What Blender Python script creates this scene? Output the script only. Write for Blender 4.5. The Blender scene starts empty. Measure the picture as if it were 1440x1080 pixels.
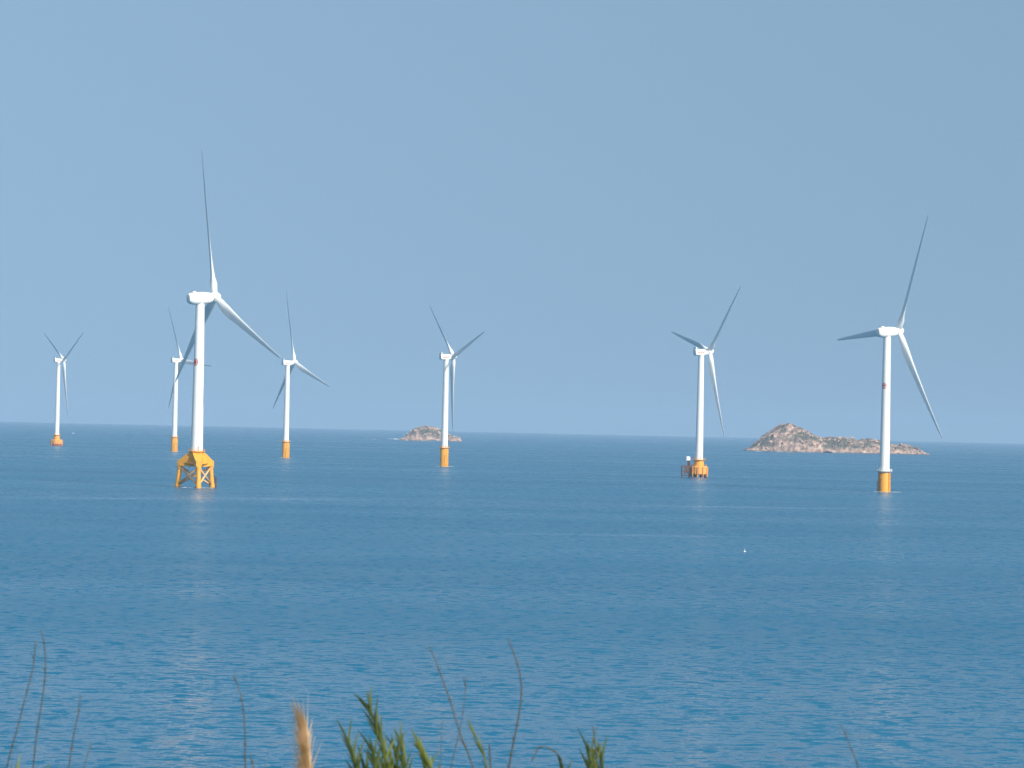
import bpy, bmesh, math, random
from mathutils import Vector, Matrix, noise

random.seed(7)
scene = bpy.context.scene
COL = scene.collection

# ------------------------------------------------------------------ camera
F = 4000.0                      # focal length in photo pixels (1440 wide)
CAM = Vector((0.0, 0.0, 36.0))  # eye height above the water
ROLL = math.atan(31.0 / 1440.0)
PITCH = math.atan(62.5 / F)
cam_d = bpy.data.cameras.new('camera')
cam_d.sensor_width = 36.0
cam_d.lens = 36.0 * F / 1440.0
cam_d.clip_start = 0.1
cam_d.clip_end = 120000.0
cam_d.dof.use_dof = True
cam_d.dof.focus_distance = 2200.0
cam_d.dof.aperture_fstop = 15.0
cam = bpy.data.objects.new('camera', cam_d)
COL.objects.link(cam)
CROT = (Matrix.Rotation(math.pi / 2 + PITCH, 3, 'X') @ Matrix.Rotation(ROLL, 3, 'Z'))
cam.matrix_world = Matrix.Translation(CAM) @ CROT.to_4x4()
scene.camera = cam
scene.render.filter_size = 3.4

# ------------------------------------------------------------------ world and sun
SUN_AZ = math.radians(138)      # clockwise from the view axis: behind the camera, to the right
SUN_EL = math.radians(36)
world = bpy.data.worlds.new('World')
scene.world = world
world.use_nodes = True
wn, wl = world.node_tree.nodes, world.node_tree.links
wn.clear()
sky = wn.new('ShaderNodeTexSky')
sky.sky_type = 'NISHITA'
sky.sun_disc = False
sky.sun_elevation = SUN_EL
sky.sun_rotation = SUN_AZ
sky.altitude = 0.0
sky.air_density = 0.8
sky.dust_density = 2.2
sky.ozone_density = 1.5
wb = wn.new('ShaderNodeMix')
wb.data_type = 'RGBA'
wb.blend_type = 'MULTIPLY'
wb.inputs['Factor'].default_value = 1.0
wb.inputs['B'].default_value = (1.06, 1.09, 0.95, 1)
bg = wn.new('ShaderNodeBackground')
bg.inputs['Strength'].default_value = 0.13
wo = wn.new('ShaderNodeOutputWorld')
# a sea-haze sky changes little near the horizon: look the sky up a little above the true direction
tcw = wn.new('ShaderNodeTexCoord')
lift = wn.new('ShaderNodeVectorMath')
lift.operation = 'MULTIPLY_ADD'
lift.inputs[1].default_value = (1, 1, 0.14)
lift.inputs[2].default_value = (0, 0, 0.25)
nrm_w = wn.new('ShaderNodeVectorMath')
nrm_w.operation = 'NORMALIZE'
wl.new(tcw.outputs['Generated'], lift.inputs[0])
wl.new(lift.outputs[0], nrm_w.inputs[0])
wl.new(nrm_w.outputs[0], sky.inputs['Vector'])
wl.new(sky.outputs[0], wb.inputs['A'])
wl.new(wb.outputs['Result'], bg.inputs['Color'])
wl.new(bg.outputs[0], wo.inputs['Surface'])

sun_d = bpy.data.lights.new('sun', 'SUN')
sun_d.energy = 3.8
sun_d.angle = math.radians(0.53)
sun_d.color = (1.0, 0.965, 0.90)
sun = bpy.data.objects.new('sun', sun_d)
COL.objects.link(sun)
to_sun = Vector((math.sin(SUN_AZ) * math.cos(SUN_EL), math.cos(SUN_AZ) * math.cos(SUN_EL), math.sin(SUN_EL)))
sun.rotation_euler = to_sun.to_track_quat('Z', 'Y').to_euler()
sun.location = (40, -40, 120)

scene.view_settings.view_transform = 'Standard'
scene.view_settings.look = 'None'
scene.view_settings.exposure = 0.25
scene.view_settings.gamma = 1.0
scene.cycles.use_denoising = True
scene.cycles.max_bounces = 8
scene.cycles.volume_bounces = 1


# ------------------------------------------------------------------ helpers
def ray(px, py):
    d = CROT @ Vector(((px - 720.0) / F, (540.0 - py) / F, -1.0))
    return d


def on_sea(px, py):
    d = ray(px, py)
    return CAM + d * (CAM.z / -d.z)


def at_depth(px, py, depth):
    d = ray(px, py)
    return CAM + d * (depth / d.y)


def finish(name, bm, mat, parent=None, smooth=False, loc=None, rot=None, sharp=None):
    bmesh.ops.recalc_face_normals(bm, faces=bm.faces)
    me = bpy.data.meshes.new(name)
    bm.to_mesh(me)
    bm.free()
    me.materials.append(mat)
    if smooth:
        for p in me.polygons:
            p.use_smooth = True
        if sharp:
            try:
                me.set_sharp_from_angle(angle=math.radians(sharp))
            except Exception:
                pass
    ob = bpy.data.objects.new(name, me)
    COL.objects.link(ob)
    if parent:
        ob.parent = parent
    if loc is not None:
        ob.location = loc
    if rot is not None:
        ob.rotation_euler = rot
    return ob


def tag(o, label, cat, group=None):
    o['label'] = label
    o['category'] = cat
    if group:
        o['group'] = group
    return o


def thing(name, loc, rz=0.0):
    o = bpy.data.objects.new(name, None)
    o.empty_display_size = 1.0
    COL.objects.link(o)
    o.location = loc
    o.rotation_euler = (0, 0, rz)
    return o


def add_rings(bm, rings, cap=True, closed=True):
    """rings: lists of equally many points, joined in order."""
    vs = [[bm.verts.new(p) for p in r] for r in rings]
    n = len(vs[0])
    for a, b in zip(vs[:-1], vs[1:]):
        for i in range(n if closed else n - 1):
            j = (i + 1) % n
            bm.faces.new((a[i], a[j], b[j], b[i]))
    if cap and closed:
        bm.faces.new(list(reversed(vs[0])))
        bm.faces.new(vs[-1])


def add_lathe(bm, prof, seg=32, centre=(0, 0)):
    """prof: list of (radius, z)."""
    rings = []
    for r, z in prof:
        rings.append([(centre[0] + r * math.cos(2 * math.pi * i / seg),
                       centre[1] + r * math.sin(2 * math.pi * i / seg), z) for i in range(seg)])
    add_rings(bm, rings)


def add_tube(bm, pts, radii, seg=10):
    pts = [Vector(p) for p in pts]
    if not hasattr(radii, '__len__'):
        radii = [radii] * len(pts)
    rings = []
    ref = None
    for i, p in enumerate(pts):
        t = (pts[min(i + 1, len(pts) - 1)] - pts[max(i - 1, 0)]).normalized()
        if ref is None:
            ref = Vector((1, 0, 0)) if abs(t.x) < 0.8 else Vector((0, 1, 0))
        u = (ref - t * ref.dot(t)).normalized()
        ref = u
        v = t.cross(u)
        r = radii[i]
        rings.append([p + u * (r * math.cos(2 * math.pi * k / seg)) + v * (r * math.sin(2 * math.pi * k / seg))
                      for k in range(seg)])
    add_rings(bm, rings)


def add_box(bm, lo, hi):
    x0, y0, z0 = lo
    x1, y1, z1 = hi
    add_rings(bm, [[(x0, y0, z0), (x1, y0, z0), (x1, y1, z0), (x0, y1, z0)],
                   [(x0, y0, z1), (x1, y0, z1), (x1, y1, z1), (x0, y1, z1)]])


def smooth_path(pts, n):
    """Catmull-Rom through pts, n samples per span."""
    pts = [Vector(p) for p in pts]
    P = [pts[0] * 2 - pts[1]] + pts + [pts[-1] * 2 - pts[-2]]
    out = []
    for i in range(1, len(P) - 2):
        for k in range(n):
            t = k / n
            a, b, c, d = P[i - 1], P[i], P[i + 1], P[i + 2]
            out.append(0.5 * ((2 * b) + (c - a) * t + (2 * a - 5 * b + 4 * c - d) * t * t
                              + (3 * b - a - 3 * c + d) * t ** 3))
    out.append(pts[-1])
    return out


def interp(tab, x):
    if x <= tab[0][0]:
        return tab[0][1]
    for (a, fa), (b, fb) in zip(tab[:-1], tab[1:]):
        if x <= b:
            t = (x - a) / (b - a)
            return fa + (fb - fa) * t
    return tab[-1][1]


# ------------------------------------------------------------------ materials
def mat_new(name):
    m = bpy.data.materials.new(name)
    m.use_nodes = True
    nt = m.node_tree
    b = nt.nodes['Principled BSDF']
    return m, nt, b


def painted(name, col, rough=0.4, dirt=(0.5, 0.45, 0.4), amount=0.2, scale=0.3, zs=0.25):
    """paint with faint vertical weather streaks"""
    m, nt, b = mat_new(name)
    N, L = nt.nodes, nt.links
    tc = N.new('ShaderNodeTexCoord')
    mp = N.new('ShaderNodeMapping')
    mp.inputs['Scale'].default_value = (scale, scale, scale * zs)
    nz = N.new('ShaderNodeTexNoise')
    nz.inputs['Scale'].default_value = 4.0
    nz.inputs['Detail'].default_value = 5.0
    rp = N.new('ShaderNodeValToRGB')
    rp.color_ramp.elements[0].position = 0.45
    rp.color_ramp.elements[1].position = 0.8
    rp.color_ramp.elements[0].color = (0, 0, 0, 1)
    rp.color_ramp.elements[1].color = (amount, amount, amount, 1)
    mx = N.new('ShaderNodeMix')
    mx.data_type = 'RGBA'
    mx.inputs['A'].default_value = (*col, 1)
    mx.inputs['B'].default_value = (*dirt, 1)
    L.new(tc.outputs['Object'], mp.inputs['Vector'])
    L.new(mp.outputs[0], nz.inputs['Vector'])
    L.new(nz.outputs['Fac'], rp.inputs[0])
    L.new(rp.outputs['Color'], mx.inputs['Factor'])
    L.new(mx.outputs['Result'], b.inputs['Base Color'])
    b.inputs['Roughness'].default_value = rough
    return m


M_WHITE = painted('white_paint', (0.80, 0.80, 0.78), 0.42, (0.55, 0.52, 0.46), 0.25, 0.25)
M_BLADE = painted('blade_gelcoat', (0.74, 0.76, 0.76), 0.45, (0.5, 0.5, 0.47), 0.2, 0.2)
M_YELLOW = painted('yellow_paint', (0.80, 0.365, 0.03), 0.5, (0.35, 0.14, 0.04), 0.5, 0.5)
M_ORANGE = painted('orange_paint', (0.80, 0.35, 0.07), 0.55, (0.32, 0.12, 0.05), 0.5, 0.5)
M_BRACE = painted('faded_yellow_paint', (0.72, 0.44, 0.20), 0.6, (0.4, 0.25, 0.15), 0.5, 0.6)
M_RUST = painted('dark_rusty_steel', (0.12, 0.06, 0.045), 0.8, (0.05, 0.05, 0.04), 0.6, 0.8)
M_REDBAND = painted('red_antifouling', (0.36, 0.06, 0.04), 0.7, (0.1, 0.05, 0.04), 0.5, 0.6)
M_RED = painted('red_marking', (0.55, 0.05, 0.04), 0.5, (0.4, 0.1, 0.08), 0.2, 1.0)
M_PALERED = painted('sun_bleached_red_marking', (0.62, 0.27, 0.25), 0.5, (0.6, 0.4, 0.38), 0.3, 1.0)
M_GREY = painted('galvanised_steel', (0.42, 0.43, 0.43), 0.5, (0.25, 0.2, 0.16), 0.4, 1.0)
M_HULLWHITE = painted('boat_white', (0.8, 0.8, 0.8), 0.4, (0.4, 0.35, 0.3), 0.3, 1.0)
M_DARKGLASS, _, _b = mat_new('dark_glass')
_b.inputs['Base Color'].default_value = (0.02, 0.03, 0.04, 1)
_b.inputs['Roughness'].default_value = 0.1


def sea_material():
    m, nt, b = mat_new('sea_water')
    N, L = nt.nodes, nt.links

    def math_n(op, a, c=None, d=None):
        n = N.new('ShaderNodeMath')
        n.operation = op
        for i, v in enumerate((a, c, d)):
            if v is None:
                continue
            if isinstance(v, (int, float)):
                n.inputs[i].default_value = v
            else:
                L.new(v, n.inputs[i])
        return n.outputs[0]

    geo = N.new('ShaderNodeNewGeometry')
    pos = geo.outputs['Position']

    def slope(sx, sy, detail, amp, off):
        mp = N.new('ShaderNodeMapping')
        mp.inputs['Scale'].default_value = (sx, sy, 1)
        mp.inputs['Location'].default_value = off
        mp.inputs['Rotation'].default_value = (0, 0, math.radians(-7))
        L.new(pos, mp.inputs['Vector'])
        nz = N.new('ShaderNodeTexNoise')
        nz.inputs['Scale'].default_value = 1.0
        nz.inputs['Detail'].default_value = detail
        nz.inputs['Roughness'].default_value = 0.55
        L.new(mp.outputs[0], nz.inputs['Vector'])
        sub = N.new('ShaderNodeVectorMath')
        sub.operation = 'SUBTRACT'
        sub.inputs[1].default_value = (0.5, 0.5, 0.5)
        L.new(nz.outputs['Color'], sub.inputs[0])
        mul = N.new('ShaderNodeVectorMath')
        mul.operation = 'MULTIPLY'
        mul.inputs[1].default_value = (amp * 0.6, amp, 0)
        L.new(sub.outputs[0], mul.inputs[0])
        return mul.outputs[0]

    def vadd(a, c):
        n = N.new('ShaderNodeVectorMath')
        n.operation = 'ADD'
        L.new(a, n.inputs[0])
        L.new(c, n.inputs[1])
        return n.outputs[0]

    s = slope(0.045, 0.09, 2.0, 0.40, (3, 11, 0))
    s = vadd(s, slope(0.55, 0.62, 2.5, 0.95, (31, 7, 0)))
    s = vadd(s, slope(1.5, 1.8, 2.0, 0.7, (5, 71, 0)))

    # steep wave faces turned to the shore, sparse and short
    mpf = N.new('ShaderNodeMapping')
    mpf.inputs['Scale'].default_value = (0.27, 0.42, 1)
    mpf.inputs['Location'].default_value = (17, 53, 0)
    mpf.inputs['Rotation'].default_value = (0, 0, math.radians(-4))
    L.new(pos, mpf.inputs['Vector'])
    nf = N.new('ShaderNodeTexNoise')
    nf.inputs['Scale'].default_value = 1.0
    nf.inputs['Detail'].default_value = 4.0
    L.new(mpf.outputs[0], nf.inputs['Vector'])
    mf = N.new('ShaderNodeMapRange')
    mf.interpolation_type = 'SMOOTHSTEP'
    mf.inputs['From Min'].default_value = 0.54
    mf.inputs['From Max'].default_value = 0.68
    mf.inputs['To Max'].default_value = -1.1
    L.new(nf.outputs['Fac'], mf.inputs['Value'])
    cf = N.new('ShaderNodeCombineXYZ')
    L.new(mf.outputs[0], cf.inputs['Y'])
    s = vadd(s, cf.outputs[0])

    # long wind patches and slicks: stretched across the wind
    def patch(sx, sy, lo, hi, off):
        mp = N.new('ShaderNodeMapping')
        mp.inputs['Scale'].default_value = (sx, sy, 1)
        mp.inputs['Location'].default_value = off
        L.new(pos, mp.inputs['Vector'])
        nz = N.new('ShaderNodeTexNoise')
        nz.inputs['Scale'].default_value = 1.0
        nz.inputs['Detail'].default_value = 4.0
        L.new(mp.outputs[0], nz.inputs['Vector'])
        mr = N.new('ShaderNodeMapRange')
        mr.inputs['From Min'].default_value = 0.35
        mr.inputs['From Max'].default_value = 0.65
        mr.inputs['To Min'].default_value = lo
        mr.inputs['To Max'].default_value = hi
        L.new(nz.outputs['Fac'], mr.inputs['Value'])
        return mr.outputs[0]

    calm = math_n('MULTIPLY', patch(0.0016, 0.006, 0.72, 1.22, (2.3, 4.1, 0)), patch(0.006, 0.035, 0.88, 1.12, (9, 1, 0)))

    # a few narrow smooth current lines lying across the sea
    sep = N.new('ShaderNodeSeparateXYZ')
    L.new(pos, sep.inputs[0])
    X, Y = sep.outputs['X'], sep.outputs['Y']
    wob_n = N.new('ShaderNodeTexNoise')
    wob_n.noise_dimensions = '1D'
    wob_n.inputs['Scale'].default_value = 0.008
    wob_n.inputs['Detail'].default_value = 3.0
    L.new(X, wob_n.inputs['W'])
    wob = math_n('MULTIPLY', math_n('SUBTRACT', wob_n.outputs['Fac'], 0.5), 60.0)
    brk_n = N.new('ShaderNodeTexNoise')
    brk_n.inputs['Scale'].default_value = 0.014
    brk_n.inputs['Detail'].default_value = 3.0
    L.new(pos, brk_n.inputs['Vector'])
    slick = None
    for (p0, p1, w, k) in LINES:
        a, c = on_sea(*p0), on_sea(*p1)
        sl = (c.y - a.y) / (c.x - a.x)
        line = math_n('MULTIPLY_ADD', X, sl, a.y - sl * a.x)
        d = math_n('ABSOLUTE', math_n('SUBTRACT', math_n('SUBTRACT', Y, line), wob))
        f = N.new('ShaderNodeMapRange')
        f.interpolation_type = 'SMOOTHSTEP'
        f.inputs['From Min'].default_value = w
        f.inputs['From Max'].default_value = w * 0.1
        L.new(d, f.inputs['Value'])
        ends = []
        for (x0, x1) in ((a.x - 40, a.x + 60), (c.x + 40, c.x - 60)):
            e = N.new('ShaderNodeMapRange')
            e.interpolation_type = 'SMOOTHSTEP'
            e.inputs['From Min'].default_value = x0
            e.inputs['From Max'].default_value = x1
            L.new(X, e.inputs['Value'])
            ends.append(e.outputs[0])
        g = math_n('MULTIPLY', math_n('MULTIPLY', f.outputs[0], ends[0]), math_n('MULTIPLY', ends[1], k))
        slick = g if slick is None else math_n('MAXIMUM', slick, g)
    slick = math_n('MULTIPLY', slick, math_n('MINIMUM', math_n('MULTIPLY', math_n('MAXIMUM', math_n('SUBTRACT', brk_n.outputs['Fac'], 0.25), 0.0), 3.0), 1.0))
    calm = math_n('MULTIPLY', calm, math_n('SUBTRACT', 1.0, math_n('MULTIPLY', slick, 0.8)))

    sc = N.new('ShaderNodeVectorMath')
    sc.operation = 'SCALE'
    L.new(s, sc.inputs[0])
    L.new(calm, sc.inputs['Scale'])
    up = N.new('ShaderNodeVectorMath')
    up.operation = 'ADD'
    up.inputs[1].default_value = (0, 0, 1)
    L.new(sc.outputs[0], up.inputs[0])
    nm = N.new('ShaderNodeVectorMath')
    nm.operation = 'NORMALIZE'
    L.new(up.outputs[0], nm.inputs[0])
    L.new(nm.outputs[0], b.inputs['Normal'])

    tint = patch(0.0012, 0.004, 0.0, 1.0, (7, 3, 0))
    mx = N.new('ShaderNodeMix')
    mx.data_type = 'RGBA'
    mx.inputs['A'].default_value = (0.010, 0.102, 0.196, 1)
    mx.inputs['B'].default_value = (0.014, 0.114, 0.212, 1)
    L.new(tint, mx.inputs['Factor'])
    L.new(mx.outputs['Result'], b.inputs['Base Color'])
    lee = N.new('ShaderNodeMapRange')        # calmer water in the lee of the shore
    lee.interpolation_type = 'SMOOTHSTEP'
    lee.inputs['From Min'].default_value = 260.0
    lee.inputs['From Max'].default_value = 620.0
    lee.inputs['To Min'].default_value = 0.145
    lee.inputs['To Max'].default_value = 0.29
    L.new(Y, lee.inputs['Value'])
    rgh = math_n('MULTIPLY', lee.outputs[0], math_n('MULTIPLY', patch(0.0014, 0.007, 0.85, 1.15, (1, 8, 0)), math_n('SUBTRACT', 1.0, math_n('MULTIPLY', slick, 0.55))))
    L.new(rgh, b.inputs['Roughness'])
    b.inputs['Specular IOR Level'].default_value = 0.4
    b.inputs['IOR'].default_value = 1.333
    return m


LINES = [((-60, 699), (660, 703), 38.0, 0.6),
         ((345, 679), (505, 686), 40.0, 0.6),
         ((700, 751), (1150, 757), 16.0, 0.6),
         ((640, 712), (760, 727), 20.0, 0.6),
         ((860, 711), (1320, 717), 26.0, 0.45)]


# ------------------------------------------------------------------ sea
def build_sea():
    bm = bmesh.new()
    far = 24000.0
    # a fan of strips out to the horizon
    ys = [-150, 60, 300, 600, 1200, 2500, 5000, 10000, 17000, far]
    xs = [-14000, -6000, -2000, -600, 0, 600, 2000, 6000, 14000]
    vs = [[bm.verts.new((x, y, 0)) for x in xs] for y in ys]
    for a, b in zip(vs[:-1], vs[1:]):
        for i in range(len(xs) - 1):
            bm.faces.new((a[i], a[i + 1], b[i + 1], b[i]))
    o = finish('sea', bm, sea_material())
    o['kind'] = 'structure'
    return o


# ------------------------------------------------------------------ hillside under the camera
def ground_z(x, y):
    h = 34.3 - 0.30 * max(y, -20) - 0.0009 * max(y, 0) ** 2
    h += 0.20 * noise.noise((x * 0.25, y * 0.25, 1.7)) + 0.05 * noise.noise((x * 1.3, y * 1.3, 4.2))
    return max(h, -0.6)


def build_hillside():
    m, nt, b = mat_new('hillside_turf')
    N, L = nt.nodes, nt.links
    nz = N.new('ShaderNodeTexNoise')
    nz.inputs['Scale'].default_value = 2.0
    nz.inputs['Detail'].default_value = 8
    geo = N.new('ShaderNodeNewGeometry')
    L.new(geo.outputs['Position'], nz.inputs['Vector'])
    rp = N.new('ShaderNodeValToRGB')
    rp.color_ramp.elements[0].position = 0.35
    rp.color_ramp.elements[1].position = 0.7
    rp.color_ramp.elements[0].color = (0.045, 0.07, 0.02, 1)
    rp.color_ramp.elements[1].color = (0.16, 0.12, 0.06, 1)
    L.new(nz.outputs['Fac'], rp.inputs[0])
    L.new(rp.outputs[0], b.inputs['Base Color'])
    b.inputs['Roughness'].default_value = 0.95
    bm = bmesh.new()
    ys = [-30 + 0.8 * i for i in range(75)] + [30 + 2.5 * i for i in range(37)]
    xs = [-60 + 1.2 * i for i in range(101)]
    vs = [[bm.verts.new((x, y, ground_z(x, y))) for x in xs] for y in ys]
    for a, c in zip(vs[:-1], vs[1:]):
        for i in range(len(xs) - 1):
            bm.faces.new((a[i], a[i + 1], c[i + 1], c[i]))
    o = finish('hillside', bm, m, smooth=True)
    o['kind'] = 'structure'


# ------------------------------------------------------------------ wind turbines
def blade_mesh(R):
    """Blade along local +Z from the hub centre; leading edge +Y, upwind +X."""
    st = [  # r/R, chord, thickness ratio, twist deg
        (0.018, 3.1, 1.0, 20), (0.05, 3.1, 1.0, 20), (0.09, 3.6, 0.78, 21), (0.14, 4.3, 0.52, 20), (0.20, 4.8, 0.38, 17),
        (0.28, 4.5, 0.31, 13), (0.38, 3.8, 0.27, 10), (0.50, 3.3, 0.24, 7.5), (0.62, 2.7, 0.22, 5.5),
        (0.74, 2.15, 0.20, 4), (0.85, 1.65, 0.18, 3), (0.94, 1.15, 0.17, 2.5), (0.985, 0.7, 0.16, 2), (1.0, 0.2, 0.16, 2)]
    bm = bmesh.new()
    rings = []
    n = 20
    for f, c, th, tw in st:
        z = f * R
        c *= 1.14
        th = min(1.0, th * 1.22)
        bend = 1.8 * f * f                     # pre-bend upwind
        a = math.radians(tw + 7.0)
        roundness = min(1.0, max(0.0, (th - 0.35) / 0.6))
        ring = []
        for k in range(n):
            t = 2 * math.pi * k / n
            x = math.cos(t)
            y = math.sin(t)
            # along chord: leading edge at +c*0.32
            if roundness > 0.98:
                u, w = 0.5 * c * x, 0.5 * c * y
            else:
                ua = -0.18 * c * (1 - roundness) + 0.5 * c * x
                taper = 1.0 - (1 - roundness) * 0.42 * (1 - x)
                u, w = ua, 0.5 * c * th * y * taper
            yy = u * math.cos(a) - w * math.sin(a)
            xx = u * math.sin(a) + w * math.cos(a)
            ring.append((xx + bend, yy, z))
        rings.append(ring)
    add_rings(bm, rings)
    bmesh.ops.recalc_face_normals(bm, faces=bm.faces)
    me = bpy.data.meshes.new('blade')
    bm.to_mesh(me)
    bm.free()
    me.materials.append(M_BLADE)
    for p in me.polygons:
        p.use_smooth = True
    return me


def superellipse_ring(x, hy, hz, n=28, e=3.2, zc=0.0):
    pts = []
    for k in range(n):
        t = 2 * math.pi * k / n
        c, s = math.cos(t), math.sin(t)
        pts.append((x, hy * math.copysign(abs(c) ** (2 / e), c), zc + hz * math.copysign(abs(s) ** (2 / e), s)))
    return pts


def railing(bm, r, z0, h=1.15, posts=16, seg=32, t=0.06):
    for k in range(posts):
        a = 2 * math.pi * k / posts
        add_tube(bm, [(r * math.cos(a), r * math.sin(a), z0), (r * math.cos(a), r * math.sin(a), z0 + h)], t, 6)
    for hh in (0.55, 1.0):
        pts = [(r * math.cos(2 * math.pi * k / seg), r * math.sin(2 * math.pi * k / seg), z0 + h * hh) for k in range(seg + 1)]
        add_tube(bm, pts, t, 6)


def ladder(bm, x, y0, z0, z1, w=0.5, step=0.6, t=0.09):
    """A caged boat-landing ladder standing at radius x, facing +x."""
    for s in (-1, 1):
        add_tube(bm, [(x, y0 + s * w, z0), (x, y0 + s * w, z1)], t, 8)
    z = z0 + 0.4
    while z < z1:
        add_tube(bm, [(x, y0 - w, z), (x, y0 + w, z)], t * 0.55, 6)
        z += step


def monopile(root, spin, top, r, mat, plat_r, white_rail=False, mark=True):
    tp = bmesh.new()
    add_lathe(tp, [(r, -1.4), (r, top - 1.6), (r * 0.97, top - 1.2), (r * 0.97, top - 0.3)], 40)
    base = finish('transition_piece', tp, mat, root, True, rot=(0, 0, spin), sharp=30)
    p = bmesh.new()
    add_lathe(p, [(r * 1.0, top - 1.1), (plat_r, top - 0.35), (plat_r, top), (r * 0.7, top + 0.02)], 40)
    finish('platform', p, M_GREY if white_rail else mat, base)
    q = bmesh.new()
    railing(q, plat_r - 0.12, top, 1.3, 20, 40, 0.09)
    finish('railing', q, M_WHITE if white_rail else M_YELLOW, base)
    l = bmesh.new()
    ladder(l, r + 0.75, 0.0, -1.0, top - 1.2, 0.55)
    for s in (-1, 1):
        add_tube(l, [(r + 1.15, s * 1.3, -1.2), (r + 1.15, s * 1.3, top * 0.55), (r - 0.05, s * 1.3, top * 0.62)], 0.22, 8)
        add_tube(l, [(r - 0.05, s * 1.3, 1.4), (r + 1.15, s * 1.3, 1.4)], 0.16, 8)
    finish('boat_landing', l, M_RUST if mark else mat, base)
    for x, y in ((0.2, r + 0.3), (-1.2, r + 0.1)):
        c = bmesh.new()
        add_tube(c, [(x, y, -1.2), (x, y, top - 1.0)], 0.22, 8)
        finish('cable_tube', c, mat, base)
    return base


def jacket(root, spin):
    top, knee = 20.0, 12.8
    c = bmesh.new()
    add_lathe(c, [(3.5, knee - 0.6), (3.6, top - 1.2), (3.3, top), (3.0, top + 0.05)], 40)
    base = finish('transition_piece', c, M_YELLOW, root, True, rot=(0, 0, spin), sharp=30)
    rt, rb = 9.6, 11.0
    nodes = []
    for k in range(3):
        a = math.radians(43 + 120 * k)
        ca, sa = math.cos(a), math.sin(a)
        d = Vector((ca, sa, 0))
        s = Vector((-sa, ca, 0))
        # tapered box arm reaching out to the leg
        bm = bmesh.new()
        rings = []
        for (r, w, zt, zb) in ((2.2, 2.7, top - 0.3, knee - 1.4), (4.6, 2.6, top - 1.5, knee - 1.3), (rt - 0.6, 1.9, knee + 2.6, knee - 1.1), (rt + 1.2, 1.5, knee + 1.6, knee - 1.0)):
            rings.append([d * r + s * w + Vector((0, 0, zb)), d * r - s * w + Vector((0, 0, zb)),
                          d * r - s * w + Vector((0, 0, zt)), d * r + s * w + Vector((0, 0, zt))])
        add_rings(bm, rings)
        finish('arm', bm, M_YELLOW, base)
        bm = bmesh.new()
        zs = (-1.4, 0, 3, knee + 1.9)
        pts = [d * (rb + (rt - rb) * (z / knee)) + Vector((0, 0, z)) for z in zs]
        add_tube(bm, pts, [1.45, 1.45, 1.3, 1.2], 20)
        for z in (1.2, knee - 1.6):
            r = rb + (rt - rb) * (z / knee)
            add_tube(bm, [d * r + Vector((0, 0, z - 0.8)), d * (r - 0.05) + Vector((0, 0, z + 0.8))], 1.58, 20)
        finish('leg', bm, M_YELLOW, base, True, sharp=35)
        nodes.append((d, s))
    for k in range(3):
        d0, d1 = nodes[k][0], nodes[(k + 1) % 3][0]

        def on(d, z):
            return d * (rb + (rt - rb) * (z / knee)) + Vector((0, 0, z))
        for da, db in ((d0, d1), (d1, d0)):
            bm = bmesh.new()
            add_tube(bm, [on(da, 11.2), on(db, 1.2)], 0.55, 12)
            finish('cross_brace', bm, M_BRACE, base, True)
    # perimeter beam under the arms
    bm = bmesh.new()
    for k in range(3):
        d0, d1 = nodes[k][0], nodes[(k + 1) % 3][0]
        a, b = d0 * (rt - 0.3), d1 * (rt - 0.3)
        add_tube(bm, [a + Vector((0, 0, knee + 0.4)), b + Vector((0, 0, knee + 0.4))], 0.55, 10)
    finish('perimeter_beam', bm, M_YELLOW, base, True)
    p = bmesh.new()
    add_lathe(p, [(3.4, top - 0.9), (4.6, top - 0.35), (4.6, top - 0.1), (3.2, top - 0.05)], 40)
    finish('platform', p, M_YELLOW, base)
    q = bmesh.new()
    railing(q, 4.45, top - 0.1, 1.2, 16, 32, 0.06)
    finish('railing', q, M_YELLOW, base)
    # boat landing on the right hand leg
    l = bmesh.new()
    d, s = nodes[0]
    for w in (-1.1, 1.1):
        add_tube(l, [d * (rb + 1.9) + s * w + Vector((0, 0, -1.2)), d * (rb + 1.9) + s * w + Vector((0, 0, 5.6)),
                     d * (rb - 0.2) + s * w * 0.8 + Vector((0, 0, 6.6))], 0.3, 8)
        add_tube(l, [d * (rb + 1.9) + s * w + Vector((0, 0, 1.6)), d * (rb + 0.4) + s * w * 0.7 + Vector((0, 0, 1.6))], 0.22, 8)
    z = 0.3
    while z < 5.4:
        add_tube(l, [d * (rb + 1.9) - s * 1.1 + Vector((0, 0, z)), d * (rb + 1.9) + s * 1.1 + Vector((0, 0, z))], 0.13, 6)
        z += 0.75
    finish('boat_landing', l, M_RUST, base)
    return base


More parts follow.
